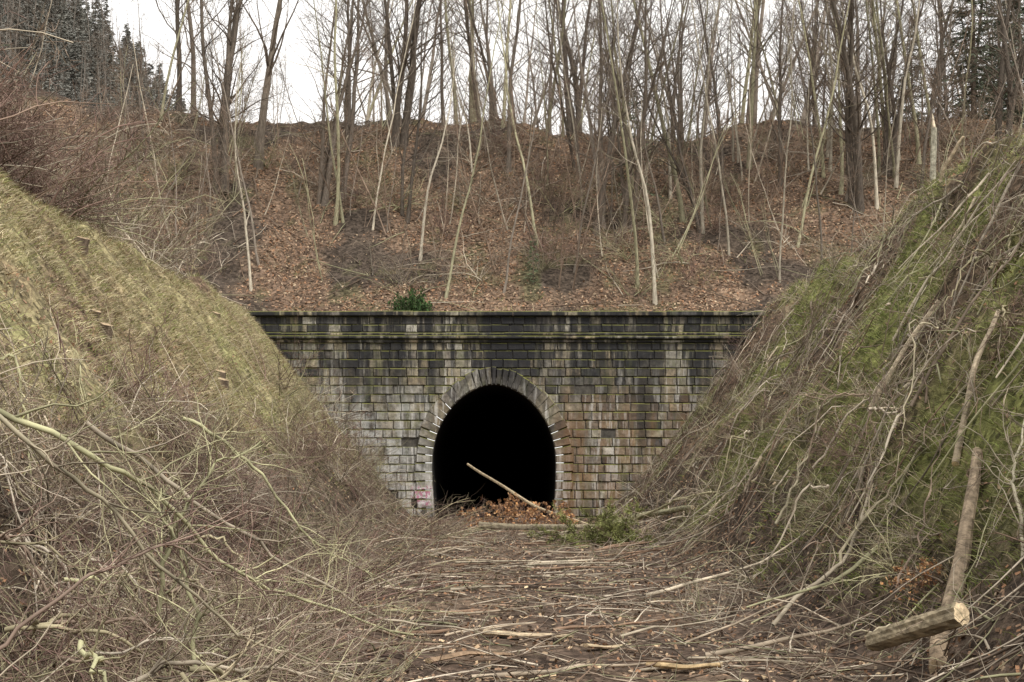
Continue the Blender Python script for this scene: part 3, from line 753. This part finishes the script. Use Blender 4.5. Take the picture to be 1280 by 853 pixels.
def bough(x, y, a, Lb, h, r, c, tw):
    z = float(H(x, y)); dx, dy = math.cos(a)*Lb, math.sin(a)*Lb
    zz = [z+h, max(float(H(x+dx*.35, y+dy*.35))+.15, z+h*.95), float(H(x+dx*.7, y+dy*.7))+.35*h+.1, float(H(x+dx, y+dy))+.1]
    limb('fallen_branch', [(x, y, zz[0]), (x+dx*.35, y+dy*.35, zz[1]), (x+dx*.7, y+dy*.7, zz[2]), (x+dx, y+dy, zz[3])], r, .004, c, tw, 18, .8, wb=.03)
for i in range(40):
    y = R.uniform(8.2, 18); x = -R.uniform(.17*y+.2, .36*y+.6)
    bough(x, y, R.uniform(-1.8, 1.5), R.uniform(.9, 2.0), R.uniform(.3, 1.0), R.uniform(.010, .024), [gc, tw3, (.42, .37, .30), tw1][i % 4], [tw1, tw2, tw3][i % 3])
for i in range(26):
    y = R.uniform(13, 36); x = R.uniform(3.4, 8)
    bough(x, y, R.uniform(0, 6.28), R.uniform(.9, 2.2), R.uniform(.2, .8), R.uniform(.01, .026), [(.35, .31, .22), tw3, (.44, .38, .30), tw1][i % 4], [tw1, tw2, tw3][i % 3])
mb = MB(); N = 26
p = np.tile([2.6, 37.6, .1], (N, 1))+R.randn(N, 3)*[.5, .35, .05]; d = R.randn(N, 3)*[.9, .5, .2]+[.2, -.2, .5]
P = grow(p, d, R.uniform(.8, 1.5, N), 6, .12, -.06); Ra = taper(np.full(N, .02), np.full(N, .005), 7); tubes(mb, P, Ra, np.array([[.12, .09, .06]]), 4)
pos, d, rr, t = spawn(P, Ra, 18, .1, 1, 30, 60); P1 = grow(pos, d, R.uniform(.15, .42, len(pos)), 4, .08, -.03)
tubes(mb, P1, taper(np.full(len(pos), .006), np.full(len(pos), .003), 5), np.array([[.12, .12, .05]]), 3)
q, d, rr, t = spawn(P1, np.ones((len(pos), 5)), 26, .05, 1, 35, 60); sz = R.uniform(.03, .055, (len(q), 1))
quads(mb, q+d*sz, norm(np.cross(d, R.randn(len(q), 3)))*.007, d*sz, cvar((.19, .20, .075), len(q), .3))
obj('spruce_branch', mb.mesh('spruce_branch', M_needle))

# ------------------------------------------------------------------ light, world, camera
az = math.radians(140); el = math.radians(50)
sd = Vector((math.sin(az)*math.cos(el), math.cos(az)*math.cos(el), math.sin(el)))
ld = bpy.data.lights.new('sun', 'SUN'); ld.energy = 2.8; ld.angle = math.radians(12); ld.color = (1, .965, .9)
lo = bpy.data.objects.new('sun', ld); lo.rotation_euler = (-sd).to_track_quat('-Z', 'Y').to_euler(); scene.collection.objects.link(lo)
w = bpy.data.worlds.new('World'); scene.world = w; w.use_nodes = True
nt = w.node_tree; bg = nt.nodes['Background']; bg.inputs['Strength'].default_value = .12
sk = nt.nodes.new('ShaderNodeTexSky'); sk.sky_type = 'NISHITA'; sk.sun_disc = False; sk.sun_elevation = el; sk.sun_rotation = az
sk.dust_density = 3
mx = nt.nodes.new('ShaderNodeMix'); mx.data_type = 'RGBA'; mx.inputs[0].default_value = .87
mx.inputs[7].default_value = (13.0, 12.6, 12.1, 1)
nt.links.new(sk.outputs[0], mx.inputs[6]); nt.links.new(mx.outputs[2], bg.inputs['Color'])
cd = bpy.data.cameras.new('camera'); cd.lens = 50; cd.sensor_width = 36; cd.shift_y = .119; cd.clip_end = 3000; cd.clip_start = .1
co = bpy.data.objects.new('camera', cd); co.location = (0, 0, 2.2); co.rotation_euler = (PI/2, 0, 0); scene.collection.objects.link(co)
scene.camera = co
scene.view_settings.view_transform = 'Standard'; scene.view_settings.look = 'None'; scene.view_settings.exposure = 0
print('objects', len(bpy.data.objects), 'faces', sum(len(m.polygons) for m in bpy.data.meshes))
